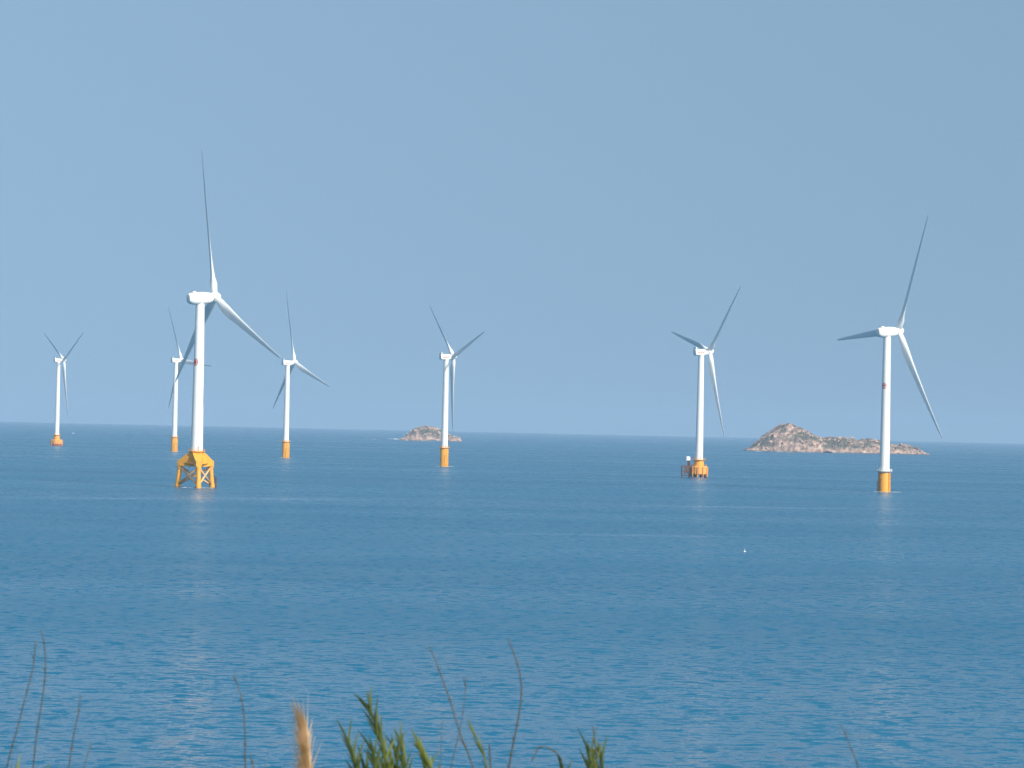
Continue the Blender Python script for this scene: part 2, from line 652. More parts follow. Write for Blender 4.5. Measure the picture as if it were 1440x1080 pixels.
def pile_cap(root, spin, top, r, cap_r, z0, z1, red=False, tower_frame=True):
    c = bmesh.new()
    add_lathe(c, [(r, z1 - 0.2), (r, top - 1.0), (r * 0.96, top - 0.4), (r * 0.9, top - 0.1)], 36)
    base = finish('transition_piece', c, M_YELLOW, root, True, rot=(0, 0, spin), sharp=30)
    c = bmesh.new()
    add_lathe(c, [(cap_r - 0.7, z0), (cap_r, z0 + 0.7), (cap_r, z1 - 0.6), (cap_r - 0.6, z1)], 12)
    finish('pile_cap', c, M_ORANGE, base)
    if red:
        c = bmesh.new()
        add_lathe(c, [(cap_r - 1.1, z0 - 1.9), (cap_r - 0.4, z0 - 1.6), (cap_r - 0.4, z0 - 0.2), (cap_r - 0.9, z0 + 0.1)], 12)
        finish('fender_band', c, M_REDBAND, base)
    for k in range(8):
        a = 2 * math.pi * (k + 0.5) / 8
        d = Vector((math.cos(a), math.sin(a), 0))
        bm = bmesh.new()
        add_tube(bm, [d * (cap_r - 1.6) + Vector((0, 0, z0 + 0.3)), d * (cap_r - 1.0) + Vector((0, 0, -1.4))], 0.85, 14)
        finish('pile', bm, M_RUST, base, True)
    p = bmesh.new()
    add_lathe(p, [(r, top - 0.8), (r + 1.3, top - 0.3), (r + 1.3, top - 0.05), (r * 0.8, top)], 36)
    finish('platform', p, M_YELLOW, base)
    q = bmesh.new()
    railing(q, r + 1.2, top - 0.05, 1.2, 14, 28, 0.07)
    railing(q, cap_r - 0.7, z1 - 0.05, 1.2, 14, 28, 0.07)
    finish('railing', q, M_YELLOW, base)
    for k in range(10):
        f = bmesh.new()
        a = 2 * math.pi * (k + 0.2) / 10
        d = Vector((math.cos(a), math.sin(a), 0))
        add_tube(f, [d * (cap_r + 0.35) + Vector((0, 0, z0 - 1.8)), d * (cap_r + 0.35) + Vector((0, 0, z1 - 0.8))], 0.3, 8)
        finish('fender', f, M_ORANGE, base)
    if tower_frame:
        # access tower with a white cabinet on its top, beside the cap
        l = bmesh.new()
        xs, ys = (-cap_r - 6.6, -cap_r - 0.8), (-1.6, 1.6)
        for x in xs:
            for y in ys:
                add_tube(l, [(x, y, -1.2), (x, y, 9.5 if x == xs[0] else 13.8)], 0.45, 10)
        for z in (2.0, 5.2, 9.2):
            for y in ys:
                add_tube(l, [(xs[0], y, z), (xs[1] + 1.5, y, z)], 0.35, 8)
            add_tube(l, [(xs[0], ys[0], z), (xs[0], ys[1], z)], 0.3, 8)
        add_box(l, (xs[1] - 3.6, -2.0, 3.4), (xs[1] + 1.2, 2.0, 9.3))
        add_box(l, (xs[1] - 1.6, -1.4, 9.3), (xs[1] + 0.6, 1.4, 13.3))
        finish('boat_landing', l, M_RUST, base)
        w = bmesh.new()
        add_box(w, (xs[1] - 2.6, -1.6, 13.35), (xs[1] + 0.6, 1.6, 16.8))
        bmesh.ops.bevel(w, geom=w.edges[:], offset=0.3, segments=2, affect='EDGES')
        finish('cabinet', w, M_WHITE, base)
    return base


def add_wind_turbine(base_px, pose, kind, label, big):
    over, hz, az_deg, phi_deg, R, tilt = pose
    hz -= 1.2
    base = on_sea(*base_px)
    az = math.radians(az_deg)
    ax = Vector((math.sin(az), math.cos(az), 0))
    rz = math.atan2(ax.y, ax.x)
    root = thing('wind_turbine', base, rz)
    tag(root, label, 'wind turbine', 'wind turbines standing in the sea')
    spin0 = -rz      # foundations keep to the world's axes
    rs = 1.0 if big else 0.93
    if kind == 'jacket':
        tz = 19.6
        jacket(root, spin0)
    elif kind == 'collar':
        tz = 13.2
        monopile(root, spin0 + math.radians(-140), 13.4, 4.0, M_YELLOW, 5.0, True)
    elif kind == 'monopile':
        tz = 16.9
        monopile(root, spin0 + math.radians(-60), 17.2, 3.75, M_YELLOW, 4.7, False, False)
    elif kind == 'cap':
        tz = 14.2
        pile_cap(root, spin0, 14.5, 3.9, 6.8, 2.6, 9.4)
    elif kind == 'red_cap':
        tz = 14.4
        pile_cap(root, spin0, 14.6, 4.0, 7.6, 2.4, 8.2, True, False)
    # tower
    bot, top = 3.3 * rs, 2.4 * rs
    t_top = hz - 3.9
    bm = bmesh.new()
    prof = []
    n = 24
    for i in range(n + 1):
        f = i / n
        r = bot + (top - bot) * f ** 1.15
        z = tz + (t_top - tz) * f
        prof.append((r, z))
        if i in (7, 15):                        # flange joints
            prof += [(r + 0.05, z + 0.05), (r + 0.05, z + 0.25), (r - 0.01, z + 0.3)]
    add_lathe(bm, prof, 48)
    tw = finish('tower', bm, M_WHITE, root, True, sharp=40)
    bm = bmesh.new()
    r = bot + 0.03
    ang = [math.radians(-10 + 4 * i) for i in range(6)]
    rows = [[((r) * math.cos(spin0 - 1.2 + a), (r) * math.sin(spin0 - 1.2 + a), tz + 0.6 + dz) for a in ang] for dz in (0, 2.4)]
    add_rings(bm, rows, False, False)
    finish('door', bm, M_GREY, tw)
    if big:
        # round red emblem wrapped on the tower, a little left of the side facing the shore
        face = spin0 + math.radians(-90 - 38)
        zc = hz * 0.655
        f = (zc - tz) / (t_top - tz)
        r = bot + (top - bot) * f ** 1.15 + 0.03
        bm = bmesh.new()

        def pt(u, v):
            return (r * math.cos(face + u / r), r * math.sin(face + u / r), zc + v)
        seg = 28
        for (r0, r1) in ((1.55, 2.05),):
            rows = [[pt(q * 0.86 * math.cos(2 * math.pi * k / seg), q * math.sin(2 * math.pi * k / seg)) for k in range(seg + 1)] for q in (r0, r1)]
            add_rings(bm, rows, False, False)
        rows = [[pt(q * 0.86 * math.cos(2 * math.pi * k / seg), q * math.sin(2 * math.pi * k / seg)) for k in range(seg + 1)] for q in (0.02, 0.6, 1.15)]
        add_rings(bm, rows, False, False)
        finish('emblem', bm, M_RED, tw)
    # nacelle
    bm = bmesh.new()
    k = 1.0 if big else 0.92
    if big:
        secs = [(-7.6, 1.4, 1.2, 0.3), (-7.2, 2.4, 2.3, 0.2), (-6.0, 3.0, 3.1, 0.1), (-3.5, 3.2, 3.4, 0), (1.5, 3.2, 3.4, 0), (4.5, 2.9, 3.1, 0), (6.3, 2.4, 2.6, 0), (6.9, 2.1, 2.2, 0)]
        e = 2.7
    else:
        k = 0.86
        secs = [(-6.2, 2.2, 2.4, 0.6), (-5.9, 2.7, 2.9, 0.5), (-3.0, 2.9, 3.1, 0.2), (2.5, 2.8, 2.9, 0), (5.4, 2.5, 2.5, 0), (6.9, 2.0, 2.1, 0)]
        e = 4.5
    secs = [(x if x < 1.6 else 1.5 + (x - 1.5) * (over - 1.8 - 1.5) / 5.4, a, c, d) for x, a, c, d in secs]
    add_rings(bm, [superellipse_ring(x, hy * k, hz_ * k, 32, e, zc) for x, hy, hz_, zc in secs])
    nac = finish('nacelle', bm, M_WHITE, root, True, loc=(0, 0, hz - 1.0), sharp=38)
    nac.rotation_euler = (0, math.radians(-4.5), 0)
    bm = bmesh.new()
    if big:
        add_box(bm, (-5.2, -2.0, 3.2), (-3.2, 2.0, 3.9))
    else:
        add_box(bm, (-5.6, -2.2, 3.0), (-4.6, 2.2, 4.6))
    bmesh.ops.bevel(bm, geom=bm.edges[:], offset=0.15, segments=2, affect='EDGES')
    finish('cooler', bm, M_WHITE, nac)
    bm = bmesh.new()
    add_tube(bm, [(-2.0, 0.6, 2.8), (-2.0, 0.6, 5.0)], 0.09, 6)
    add_tube(bm, [(-2.0, 0.2, 4.9), (-2.0, 1.0, 4.9)], 0.12, 6)
    finish('wind_sensor', bm, M_GREY, nac)
    if not big:
        for x0, x1 in ((-4.0, -2.5), (-1.9, -0.5), (0.0, 1.3)):
            bm = bmesh.new()
            add_box(bm, (x0, -2.55, -0.8), (x1, -2.40, 0.7))
            finish('marking', bm, M_PALERED, nac)
    # yaw bearing collar
    bm = bmesh.new()
    add_lathe(bm, [(top, t_top - 0.02), (top + 0.25, t_top + 0.15), (top + 0.25, t_top + 0.9), (top, t_top + 1.0)], 36)
    finish('yaw_collar', bm, M_WHITE, root, True, sharp=30)
    # rotor: hub with three blades, tilted up a little
    bm = bmesh.new()
    prof = [(2.15, -2.2), (2.6, -1.6), (2.85, 0.0), (2.6, 1.4), (1.9, 2.7), (0.9, 3.4), (0.15, 3.6)]
    rings = [[(z, rr * math.cos(2 * math.pi * q / 32), rr * math.sin(2 * math.pi * q / 32)) for q in range(32)] for rr, z in prof]
    add_rings(bm, rings)
    hubo = finish('rotor_hub', bm, M_WHITE, root, True, loc=(over, 0, hz), sharp=50)
    hubo.rotation_euler = (0, math.radians(tilt), 0)
    bme = blade_mesh(R)
    for q in range(3):
        phi = math.radians(phi_deg + 120 * q)
        bl = bpy.data.objects.new('blade', bme)
        COL.objects.link(bl)
        bl.parent = hubo
        # image-plane angle phi: cos -> -Y (to the right as seen from shore), sin -> +Z
        bl.rotation_euler = (phi_to_rx(phi), 0, 0)
    return root


def phi_to_rx(phi):
    # rotating +Z about X by a gives (0, -sin a, cos a); want (0, -cos phi, sin phi)
    return math.pi / 2 - phi


TURBINES = [  # foot in the photo, then overhang, hub height, azimuth, rotor phase, rotor radius, tilt
    ((275.5, 685.5), (8.69, 105.81, 59.8, 95.05, 82.08, -6), 'jacket',
     'tallest white wind turbine, standing on a three-legged yellow lattice jacket with crossed braces', True),
    ((1243.2, 691.5), (8.84, 106.29, 66.3, 63.06, 83.28, -3.5), 'collar',
     'white wind turbine before the large island, on a short yellow pile with pale railing', True),
    ((982.5, 672), (7.59, 101.81, 65.37, 46.08, 70.81, -2), 'cap',
     'white wind turbine on a broad orange pile cap with dark landing frame and white cabinet', False),
    ((624.3, 656), (7.09, 101.96, 65.01, 137.38, 71.56, -5), 'monopile',
     'white wind turbine standing in front of the small rocky islet, on a yellow pile', False),
    ((401.5, 644), (8.16, 101.7, 57.84, 100.13, 76.72, -5), 'monopile',
     'white wind turbine on a yellow pile, first to the right of the tallest turbine', False),
    ((244.8, 635), (7.13, 109.95, 54.71, -6.0, 71.42, -5), 'monopile',
     'small white wind turbine partly hidden by the tallest turbine, on a yellow pile', False),
    ((79.5, 627), (7.51, 115.17, 56.68, 149.65, 74.13, -5), 'red_cap',
     'farthest left white wind turbine, its wide orange foundation banded red at the water', False),
]


def build_turbines():
    for base, pose, kind, label, big in TURBINES:
        add_wind_turbine(base, pose, kind, label, big)


# ------------------------------------------------------------------ islands
def island_material(name, veg, seed):
    m, nt, b = mat_new(name)
    N, L = nt.nodes, nt.links
    geo = N.new('ShaderNodeNewGeometry')
    tc = N.new('ShaderNodeTexCoord')

    def nz(scale, det, off):
        mp = N.new('ShaderNodeMapping')
        mp.inputs['Location'].default_value = off
        L.new(tc.outputs['Object'], mp.inputs['Vector'])
        n = N.new('ShaderNodeTexNoise')
        n.inputs['Scale'].default_value = scale
        n.inputs['Detail'].default_value = det
        n.inputs['Roughness'].default_value = 0.6
        L.new(mp.outputs[0], n.inputs['Vector'])
        return n.outputs['Fac']
    rock = N.new('ShaderNodeValToRGB')
    cr = rock.color_ramp
    cr.elements[0].position, cr.elements[0].color = 0.34, (0.12, 0.085, 0.075, 1)
    cr.elements[1].position, cr.elements[1].color = 0.66, (0.60, 0.43, 0.33, 1)
    e = cr.elements.new(0.5)
    e.color = (0.35, 0.23, 0.175, 1)
    L.new(nz(0.11, 6, (seed, 0, 0)), rock.inputs[0])
    green = N.new('ShaderNodeValToRGB')
    cr = green.color_ramp
    cr.elements[0].position, cr.elements[0].color = 0.35, (0.035, 0.045, 0.03, 1)
    cr.elements[1].position, cr.elements[1].color = 0.7, (0.13, 0.11, 0.07, 1)
    L.new(nz(0.16, 6, (0, seed, 3)), green.inputs[0])
    sep = N.new('ShaderNodeSeparateXYZ')
    L.new(tc.outputs['Object'], sep.inputs[0])
    hm = N.new('ShaderNodeMapRange')              # scrub starts above the wave-washed shore
    hm.inputs['From Min'].default_value = 5.0
    hm.inputs['From Max'].default_value = 13.0
    L.new(sep.outputs['Z'], hm.inputs['Value'])
    sl = N.new('ShaderNodeSeparateXYZ')
    L.new(geo.outputs['Normal'], sl.inputs[0])
    sm = N.new('ShaderNodeMapRange')              # steep faces stay bare
    sm.inputs['From Min'].default_value = 0.25
    sm.inputs['From Max'].default_value = 0.55
    L.new(sl.outputs['Z'], sm.inputs['Value'])
    vm = N.new('ShaderNodeMapRange')
    vm.inputs['From Min'].default_value = 0.5 - veg
    vm.inputs['From Max'].default_value = 0.62 - veg
    L.new(nz(0.035, 6, (seed * 2, 5, 0)), vm.inputs['Value'])
    a = N.new('ShaderNodeMath'); a.operation = 'MULTIPLY'
    L.new(hm.outputs[0], a.inputs[0]); L.new(sm.outputs[0], a.inputs[1])
    c = N.new('ShaderNodeMath'); c.operation = 'MULTIPLY'
    L.new(a.outputs[0], c.inputs[0]); L.new(vm.outputs[0], c.inputs[1])
    mx = N.new('ShaderNodeMix'); mx.data_type = 'RGBA'
    L.new(c.outputs[0], mx.inputs['Factor'])
    L.new(rock.outputs[0], mx.inputs['A']); L.new(green.outputs[0], mx.inputs['B'])
    wet = N.new('ShaderNodeMapRange')             # dark wet rock in the splash zone
    wet.inputs['From Min'].default_value = 1.9
    wet.inputs['From Max'].default_value = 0.9
    wet.inputs['To Max'].default_value = 0.75
    wz = N.new('ShaderNodeMath'); wz.operation = 'MULTIPLY_ADD'
    L.new(nz(0.3, 3, (4, 4, 4)), wz.inputs[0]); wz.inputs[1].default_value = -2.0
    gz = N.new('ShaderNodeSeparateXYZ')
    L.new(geo.outputs['Position'], gz.inputs[0])
    L.new(gz.outputs['Z'], wz.inputs[2])
    wa = N.new('ShaderNodeMath'); wa.operation = 'ADD'; wa.inputs[1].default_value = 1.0
    L.new(wz.outputs[0], wa.inputs[0])
    L.new(wa.outputs[0], wet.inputs['Value'])
    mw = N.new('ShaderNodeMix'); mw.data_type = 'RGBA'
    mw.inputs['B'].default_value = (0.05, 0.042, 0.036, 1)
    L.new(wet.outputs[0], mw.inputs['Factor'])
    L.new(mx.outputs['Result'], mw.inputs['A'])
    L.new(mw.outputs['Result'], b.inputs['Base Color'])
    b.inputs['Roughness'].default_value = 0.92
    return m


def rock_mesh(bm, centre, size, seed):
    res = bmesh.ops.create_icosphere(bm, subdivisions=2, radius=1.0)
    for v in res['verts']:
        p = v.co.copy()
        n = 1.0 + 0.35 * noise.noise(p * 1.3 + Vector((seed, 0, 0))) + 0.2 * (noise.cell(p * 1.7 + Vector((0, seed, 0))))
        p = Vector((p.x * size[0], p.y * size[1], p.z * size[2])) * n
        v.co = p + Vector(centre)


def build_island(name, label, sil, base_px, half_depth, veg, seed, step, nrocks):
    """sil: skyline as (photo x, photo y); base_px: a shore point under the middle."""
    c = on_sea(*base_px)
    c.y += half_depth * 0.8
    D = c.y
    prof = []
    for x, y in sil:
        p = at_depth(x, y, D)
        prof.append((p.x - c.x, max(p.z, 0)))
    x0, x1 = prof[0][0], prof[-1][0]
    print('island', name, [round(v) for v in c], 'width', round(x1 - x0), 'top', round(max(p[1] for p in prof)))
    root_mat = island_material(name + '_ground', veg, seed)
    bm = bmesh.new()
    nx = int((x1 - x0) / step) + 1
    ny = int(half_depth * 2 / step) + 1
    rows = []

    def height(x, y):
        wx = x + 5 * noise.noise((x * 0.03, y * 0.03, seed))
        t = (x - x0) / (x1 - x0)
        hd = half_depth * (0.55 + 0.45 * math.sin(math.pi * min(max(t, 0), 1)) ** 0.5) + 4 * noise.noise((x * 0.035, seed, 2.2))
        s = 1 - (abs(y) / max(hd, 5)) ** 2
        if s <= 0:
            return -1.3 if abs(y) > hd + 4 else 0.5 * noise.noise((x * 0.2, y * 0.2, seed))
        h = interp(prof, wx if abs(y) > 4 else x) * s ** 0.62 + 1.5 * min(1, s * 6)
        f = noise.fractal(Vector((x * 0.06, y * 0.06, seed)), 0.9, 2.1, 5)
        blocks = noise.cell(Vector((x * 0.11 + f, y * 0.11, seed + 4))) - 0.5
        ridge = 1 - 2 * abs(noise.noise((x * 0.09, y * 0.09, seed + 9)))
        amp = min(1.0, h / 12.0)
        h += amp * (2.6 * f + 2.2 * blocks + 1.8 * ridge - 2.4)
        h += 0.9 * noise.noise((x * 0.35, y * 0.35, seed))
        return max(h, 1.3 * min(1, s * 5) + 0.9 * noise.noise((x * 0.2, y * 0.2, seed + 3)))
    for j in range(ny + 1):
        y = -half_depth + 2 * half_depth * j / ny
        rows.append([bm.verts.new((x0 + (x1 - x0) * i / nx, y, height(x0 + (x1 - x0) * i / nx, y))) for i in range(nx + 1)])
    for a, b in zip(rows[:-1], rows[1:]):
        for i in range(nx):
            if max(a[i].co.z, a[i + 1].co.z, b[i].co.z, b[i + 1].co.z) > -1.0:
                bm.faces.new((a[i], a[i + 1], b[i + 1], b[i]))
    bmesh.ops.delete(bm, geom=[v for v in bm.verts if not v.link_faces], context='VERTS')
    o = finish(name, bm, root_mat, loc=c)
    o['kind'] = 'structure'
    o['label'] = label
    rnd = random.Random(seed)
    mr = island_material(name + '_boulder', -0.5, seed + 3)
    for k in range(nrocks):
        for _ in range(60):
            x = rnd.uniform(x0 + 2, x1 - 2)
            y = -rnd.uniform(0.0, 0.97) * half_depth if rnd.random() < 0.85 else rnd.uniform(-6, 6)
            h = height(x, y)
            if h > -0.3:
                break
        else:
            continue
        sz = rnd.uniform(1.4, 3.6) * (0.75 if h < 6 else 1.0)
        bm = bmesh.new()
        rock_mesh(bm, (0, 0, 0), (sz * rnd.uniform(0.8, 1.5), sz, sz * rnd.uniform(0.6, 1.1)), rnd.uniform(0, 99))
        finish('boulder', bm, mr, o, loc=(x, y, max(h, -0.4) + sz * 0.12), rot=(0, 0, rnd.uniform(0, 6)))
    return o


def build_islands():
    build_island('island', 'long rocky island with scrub and a rounded peak at its left end',
                 [(1048, 634), (1054, 630), (1062, 622), (1072, 613), (1084, 605), (1094, 599), (1101, 596.5), (1108, 595.5), (1115, 597),
                  (1120, 600), (1128, 603), (1136, 607), (1143, 611), (1151, 615), (1162, 616.5), (1176, 614.5), (1190, 616.5),
                  (1204, 618.5), (1216, 618), (1228, 617.5), (1240, 619.5), (1252, 624), (1261, 627.5), (1268, 625), (1276, 626),
                  (1284, 629.5), (1291, 633), (1298, 636), (1304, 638.6)],
                 (1165, 636.5), 85, 0.085, 3.0, 1.7, 80)
    build_island('islet', 'small rocky islet with a dark green cap behind a turbine',
                 [(560, 620), (567, 617), (573, 612), (577, 607), (582, 603), (590, 600.5), (597, 599.5), (604, 599.5), (612, 601), (619, 605),
                  (628, 610), (636, 613), (642, 613.5), (646, 616), (650, 621)],
                 (604, 620), 55, 0.10, 11.0, 1.5, 40)


# ------------------------------------------------------------------ small craft and buoy
def build_boat(px, label, size, heading):
    p = on_sea(*px)
    root = thing('boat', p, heading)
    tag(root, label, 'boat', 'small boats far out on the sea')
    L, W, H = size, size * 0.3, size * 0.17
    bm = bmesh.new()
    rings = []
    for f, w, sheer in ((-0.5, 0.75, 0.95), (-0.3, 1.0, 0.9), (0.1, 0.95, 0.95), (0.35, 0.55, 1.15), (0.5, 0.06, 1.35)):
        hw = W / 2 * w
        rings.append([(f * L, -hw, H * sheer), (f * L * 0.94, -hw * 0.6, -0.3), (f * L * 0.94, hw * 0.6, -0.3), (f * L, hw, H * sheer)])
    add_rings(bm, rings)
    finish('hull', bm, M_HULLWHITE, root)
    bm = bmesh.new()
    add_box(bm, (-0.34 * L, -W * 0.33, H * 0.92), (-0.04 * L, W * 0.33, H * 0.92 + size * 0.24))
    bmesh.ops.bevel(bm, geom=bm.edges[:], offset=0.1, segments=2, affect='EDGES')
    cab = finish('cabin', bm, M_HULLWHITE, root)
    bm = bmesh.new()
    add_box(bm, (-0.039 * L, -W * 0.27, H + size * 0.12), (-0.036 * L, W * 0.27, H + size * 0.21))
    finish('window', bm, M_DARKGLASS, cab)
    bm = bmesh.new()
    add_tube(bm, [(-0.2 * L, 0, H + size * 0.22), (-0.2 * L, 0, H + size * 0.5)], 0.09, 6)
    finish('mast', bm, M_GREY, root)


def build_buoy():
    p = on_sea(1047, 776)
    root = thing('buoy', p)
    root.scale = (0.62, 0.62, 0.62)
    tag(root, 'small white buoy floating alone on open water right of centre', 'buoy')
    bm = bmesh.new()
    add_lathe(bm, [(0.12, -0.45), (0.42, -0.25), (0.55, 0.05), (0.5, 0.32), (0.3, 0.5), (0.1, 0.56)], 20)
    finish('float', bm, M_HULLWHITE, root, True)
    bm = bmesh.new()
    add_tube(bm, [(0, 0, 0.5), (0.04, 0, 1.15)], 0.05, 8)
    add_tube(bm, [(0.04, 0, 1.1), (0.05, 0, 1.4)], 0.14, 8)
    finish('pole', bm, M_HULLWHITE, root)


def build_foam():
    """White water: a breaker on the reef left of the islet and wash round the foundations."""
    m, nt, b = mat_new('foam')
    N, L = nt.nodes, nt.links
    b.inputs['Base Color'].default_value = (0.74, 0.78, 0.8, 1)
    b.inputs['Roughness'].default_value = 0.9
    bm = bmesh.new()
    rnd = random.Random(3)

    def patch(c, rx, ry, hgt, rag):
        n = 26
        ph = rnd.uniform(0, 50)
        mid = bm.verts.new((c.x, c.y, hgt))
        ring = []
        for k in range(n):
            a = 2 * math.pi * k / n
            q = 1 + rag * noise.noise((math.cos(a) * 1.7 + ph, math.sin(a) * 1.7, ph))
            q += rag * 0.6 * noise.noise((math.cos(a) * 5 + ph, math.sin(a) * 5, ph))
            ring.append(bm.verts.new((c.x + rx * q * math.cos(a), c.y + ry * q * math.sin(a), 0.01)))
        for k in range(n):
            bm.faces.new((mid, ring[k], ring[(k + 1) % n]))
    for (x, y, rx, ry, h) in ((556, 617.6, 9, 7, 1.8), (563, 618.0, 10, 6, 1.0), (548, 616.8, 5, 4, 0.6)):
        patch(on_sea(x, y), rx, ry, h, 0.7)
    for (xa, xb, ya, yb, n) in ((1058, 1300, 634.6, 639.2, 26), (568, 650, 619.6, 621.0, 11)):
        for k in range(n):
            f = rnd.random()
            patch(on_sea(xa + (xb - xa) * f, ya + (yb - ya) * f), rnd.uniform(2, 6), rnd.uniform(2, 6), 0.5, 0.8)
    for (base, *_rest) in TURBINES:
        c = on_sea(*base)
        for k in range(9):
            a = rnd.uniform(-2.9, -0.2)
            d = rnd.uniform(5.0, 10)
            patch(c + Vector((d * math.cos(a), d * math.sin(a), 0)), rnd.uniform(0.6, 2.0), rnd.uniform(0.5, 1.3), 0.15, 0.8)
    o = finish('sea_foam', bm, m, smooth=True)
    o['kind'] = 'stuff'


# ------------------------------------------------------------------ foreground grasses
def leaf_material(name, c0, c1, trans=0.35):
    m, nt, b = mat_new(name)
    N, L = nt.nodes, nt.links
    geo = N.new('ShaderNodeNewGeometry')
    nz = N.new('ShaderNodeTexNoise')
    nz.inputs['Scale'].default_value = 25.0
    nz.inputs['Detail'].default_value = 4
    L.new(geo.outputs['Position'], nz.inputs['Vector'])
    rp = N.new('ShaderNodeValToRGB')
    rp.color_ramp.elements[0].position = 0.3
    rp.color_ramp.elements[1].position = 0.7
    rp.color_ramp.elements[0].color = (*c0, 1)
    rp.color_ramp.elements[1].color = (*c1, 1)
    L.new(nz.outputs['Fac'], rp.inputs[0])
    L.new(rp.outputs[0], b.inputs['Base Color'])
    b.inputs['Roughness'].default_value = 0.6
    tr = N.new('ShaderNodeBsdfTranslucent')
    L.new(rp.outputs[0], tr.inputs['Color'])
    ms = N.new('ShaderNodeMixShader')
    ms.inputs[0].default_value = trans
    out = N['Material Output'] if 'Material Output' in N else [n for n in N if n.type == 'OUTPUT_MATERIAL'][0]
    L.new(b.outputs[0], ms.inputs[1])
    L.new(tr.outputs[0], ms.inputs[2])
    L.new(ms.outputs[0], out.inputs['Surface'])
    return m


M_STALK = leaf_material('dry_stalk', (0.05, 0.045, 0.02), (0.12, 0.09, 0.045), 0.1)
M_LEAF = leaf_material('reed_leaf', (0.075, 0.12, 0.02), (0.22, 0.25, 0.05))
M_LEAFD = leaf_material('dark_reed_leaf', (0.05, 0.09, 0.022), (0.12, 0.155, 0.045))
M_PLUME = leaf_material('tan_plume', (0.50, 0.32, 0.15), (0.80, 0.58, 0.36), 0.4)


def plant_path(pts, depth, n=6):
    """photo points from the lowest visible one to the tip -> world path from the ground up"""
    w = [at_depth(x, y, depth) for x, y in pts]
    d = (w[0] - w[1]).normalized()
    d = Vector((d.x, d.y, min(d.z, -0.5))).normalized()
    foot = w[0].copy()
    low = []
    k = 0
    while foot.z > ground_z(foot.x, foot.y) - 0.03 and k < 200:
        d = (d * 0.9 + Vector((0, 0, -0.1))).normalized()
        foot = foot + d * 0.08
        if k % 3 == 2:
            low.append(foot.copy())
        k += 1
    low.append(foot.copy())
    return smooth_path(list(reversed(low)) + w, n)


def stalk_mesh(bm, path, r0, r1):
    n = len(path)
    add_tube(bm, path, [r0 + (r1 - r0) * (i / (n - 1)) for i in range(n)], 7)


def add_stalk(pts, depth, label, r0=0.004, r1=0.0012, seed_head=False, group='thin dry stalks on the hillside'):
    path = plant_path(pts, depth)
    foot = path[0].copy()
    root = thing('grass_stalk', foot)
    tag(root, label, 'grass stalk', group)
    bm = bmesh.new()
    stalk_mesh(bm, [p - foot for p in path], r0, r1)
    # knots where old leaves sat
    for k in range(6, len(path) - 4, 9):
        p = path[k] - foot
        q = path[k + 1] - foot
        d = (q - p).normalized()
        add_tube(bm, [p, p + d * 0.006], r0 * (1.25 - 0.6 * k / len(path)), 7)
    finish('stem', bm, M_STALK, root, True)
    rnd = random.Random(int(pts[0][0] * 7))
    for _ in range(4):
        bm = bmesh.new()
        k = rnd.randint(int(len(path) * 0.45), len(path) - 4)
        p = path[k] - foot
        d = (path[k + 1] - path[k]).normalized()
        s = Vector((rnd.choice((-1, 1)), rnd.uniform(-0.6, 0.6), 0)).normalized()
        strip(bm, p, (d * 2.2 + s * 0.5).normalized(), s, rnd.uniform(0.012, 0.04), 0.0022, rnd.uniform(0.1, 0.5))
        finish('leaf_stub', bm, M_STALK, root)
    if seed_head:
        bm = bmesh.new()
        for k in range(len(path) - 12, len(path)):
            p = path[k] - foot
            d = (path[min(k + 1, len(path) - 1)] - path[k - 1]).normalized()
            for _ in range(2):
                s = Vector((rnd.uniform(-1, 1), rnd.uniform(-1, 1), 0)).normalized()
                strip(bm, p, (d * 2 + s * 0.6).normalized(), s, rnd.uniform(0.01, 0.022), 0.002, 0.1)
        finish('seed_head', bm, M_STALK, root)
    return root


def strip(bm, p, d, side, length, width, droop, segs=7, fold=0.25):
    """one grass leaf: a curved, slightly folded blade"""
    d = d.normalized()
    w = d.cross(Vector((0, 1, 0)))
    if w.length < 0.2:
        w = Vector((1, 0, 0))
    w = (w.normalized() + side.cross(d) * 0.5).normalized()
    nrm = d.cross(w).normalized()
    rows = []
    q = p.copy()
    for i in range(segs + 1):
        f = i / segs
        ww = width * 0.5 * (0.55 + 0.45 * min(1, f * 5)) * (1 - f ** 2.2) + 0.0002
        rows.append([q - w * ww, q + nrm * ww * fold, q + w * ww])
        d = (d + Vector((side.x, side.y, -0.35)) * droop / segs).normalized()
        q = q + d * (length / segs)
    add_rings(bm, rows, False, False)


def add_reed(pts, depth, label, nleaf, llen, lwid, mat, spread=0.35, start=0.45, seed=0, r0=0.0045):
    path = plant_path(pts, depth)
    foot = path[0].copy()
    root = thing('reed', foot)
    tag(root, label, 'reed', 'leafy reeds on the hillside')
    bm = bmesh.new()
    stalk_mesh(bm, [p - foot for p in path], r0, 0.0015)
    finish('stem', bm, mat, root, True)
    rnd = random.Random(seed)
    n = len(path)
    for k in range(nleaf):
        f = start + (1 - start) * (k + rnd.uniform(0, 0.8)) / nleaf
        i = min(int(f * (n - 1)), n - 2)
        p = path[i] - foot
        d = (path[i + 1] - path[i]).normalized()
        a = k * 2.4 + rnd.uniform(-0.4, 0.4)
        s = Vector((math.cos(a), math.sin(a) * 0.7, 0))
        bm = bmesh.new()
        strip(bm, p, (d + s * spread * rnd.uniform(0.4, 1.2)), s, llen * rnd.uniform(0.7, 1.15), lwid * rnd.uniform(0.7, 1.2), rnd.uniform(0.05, 0.35), 9)
        finish('leaf', bm, mat, root, True)
    return root


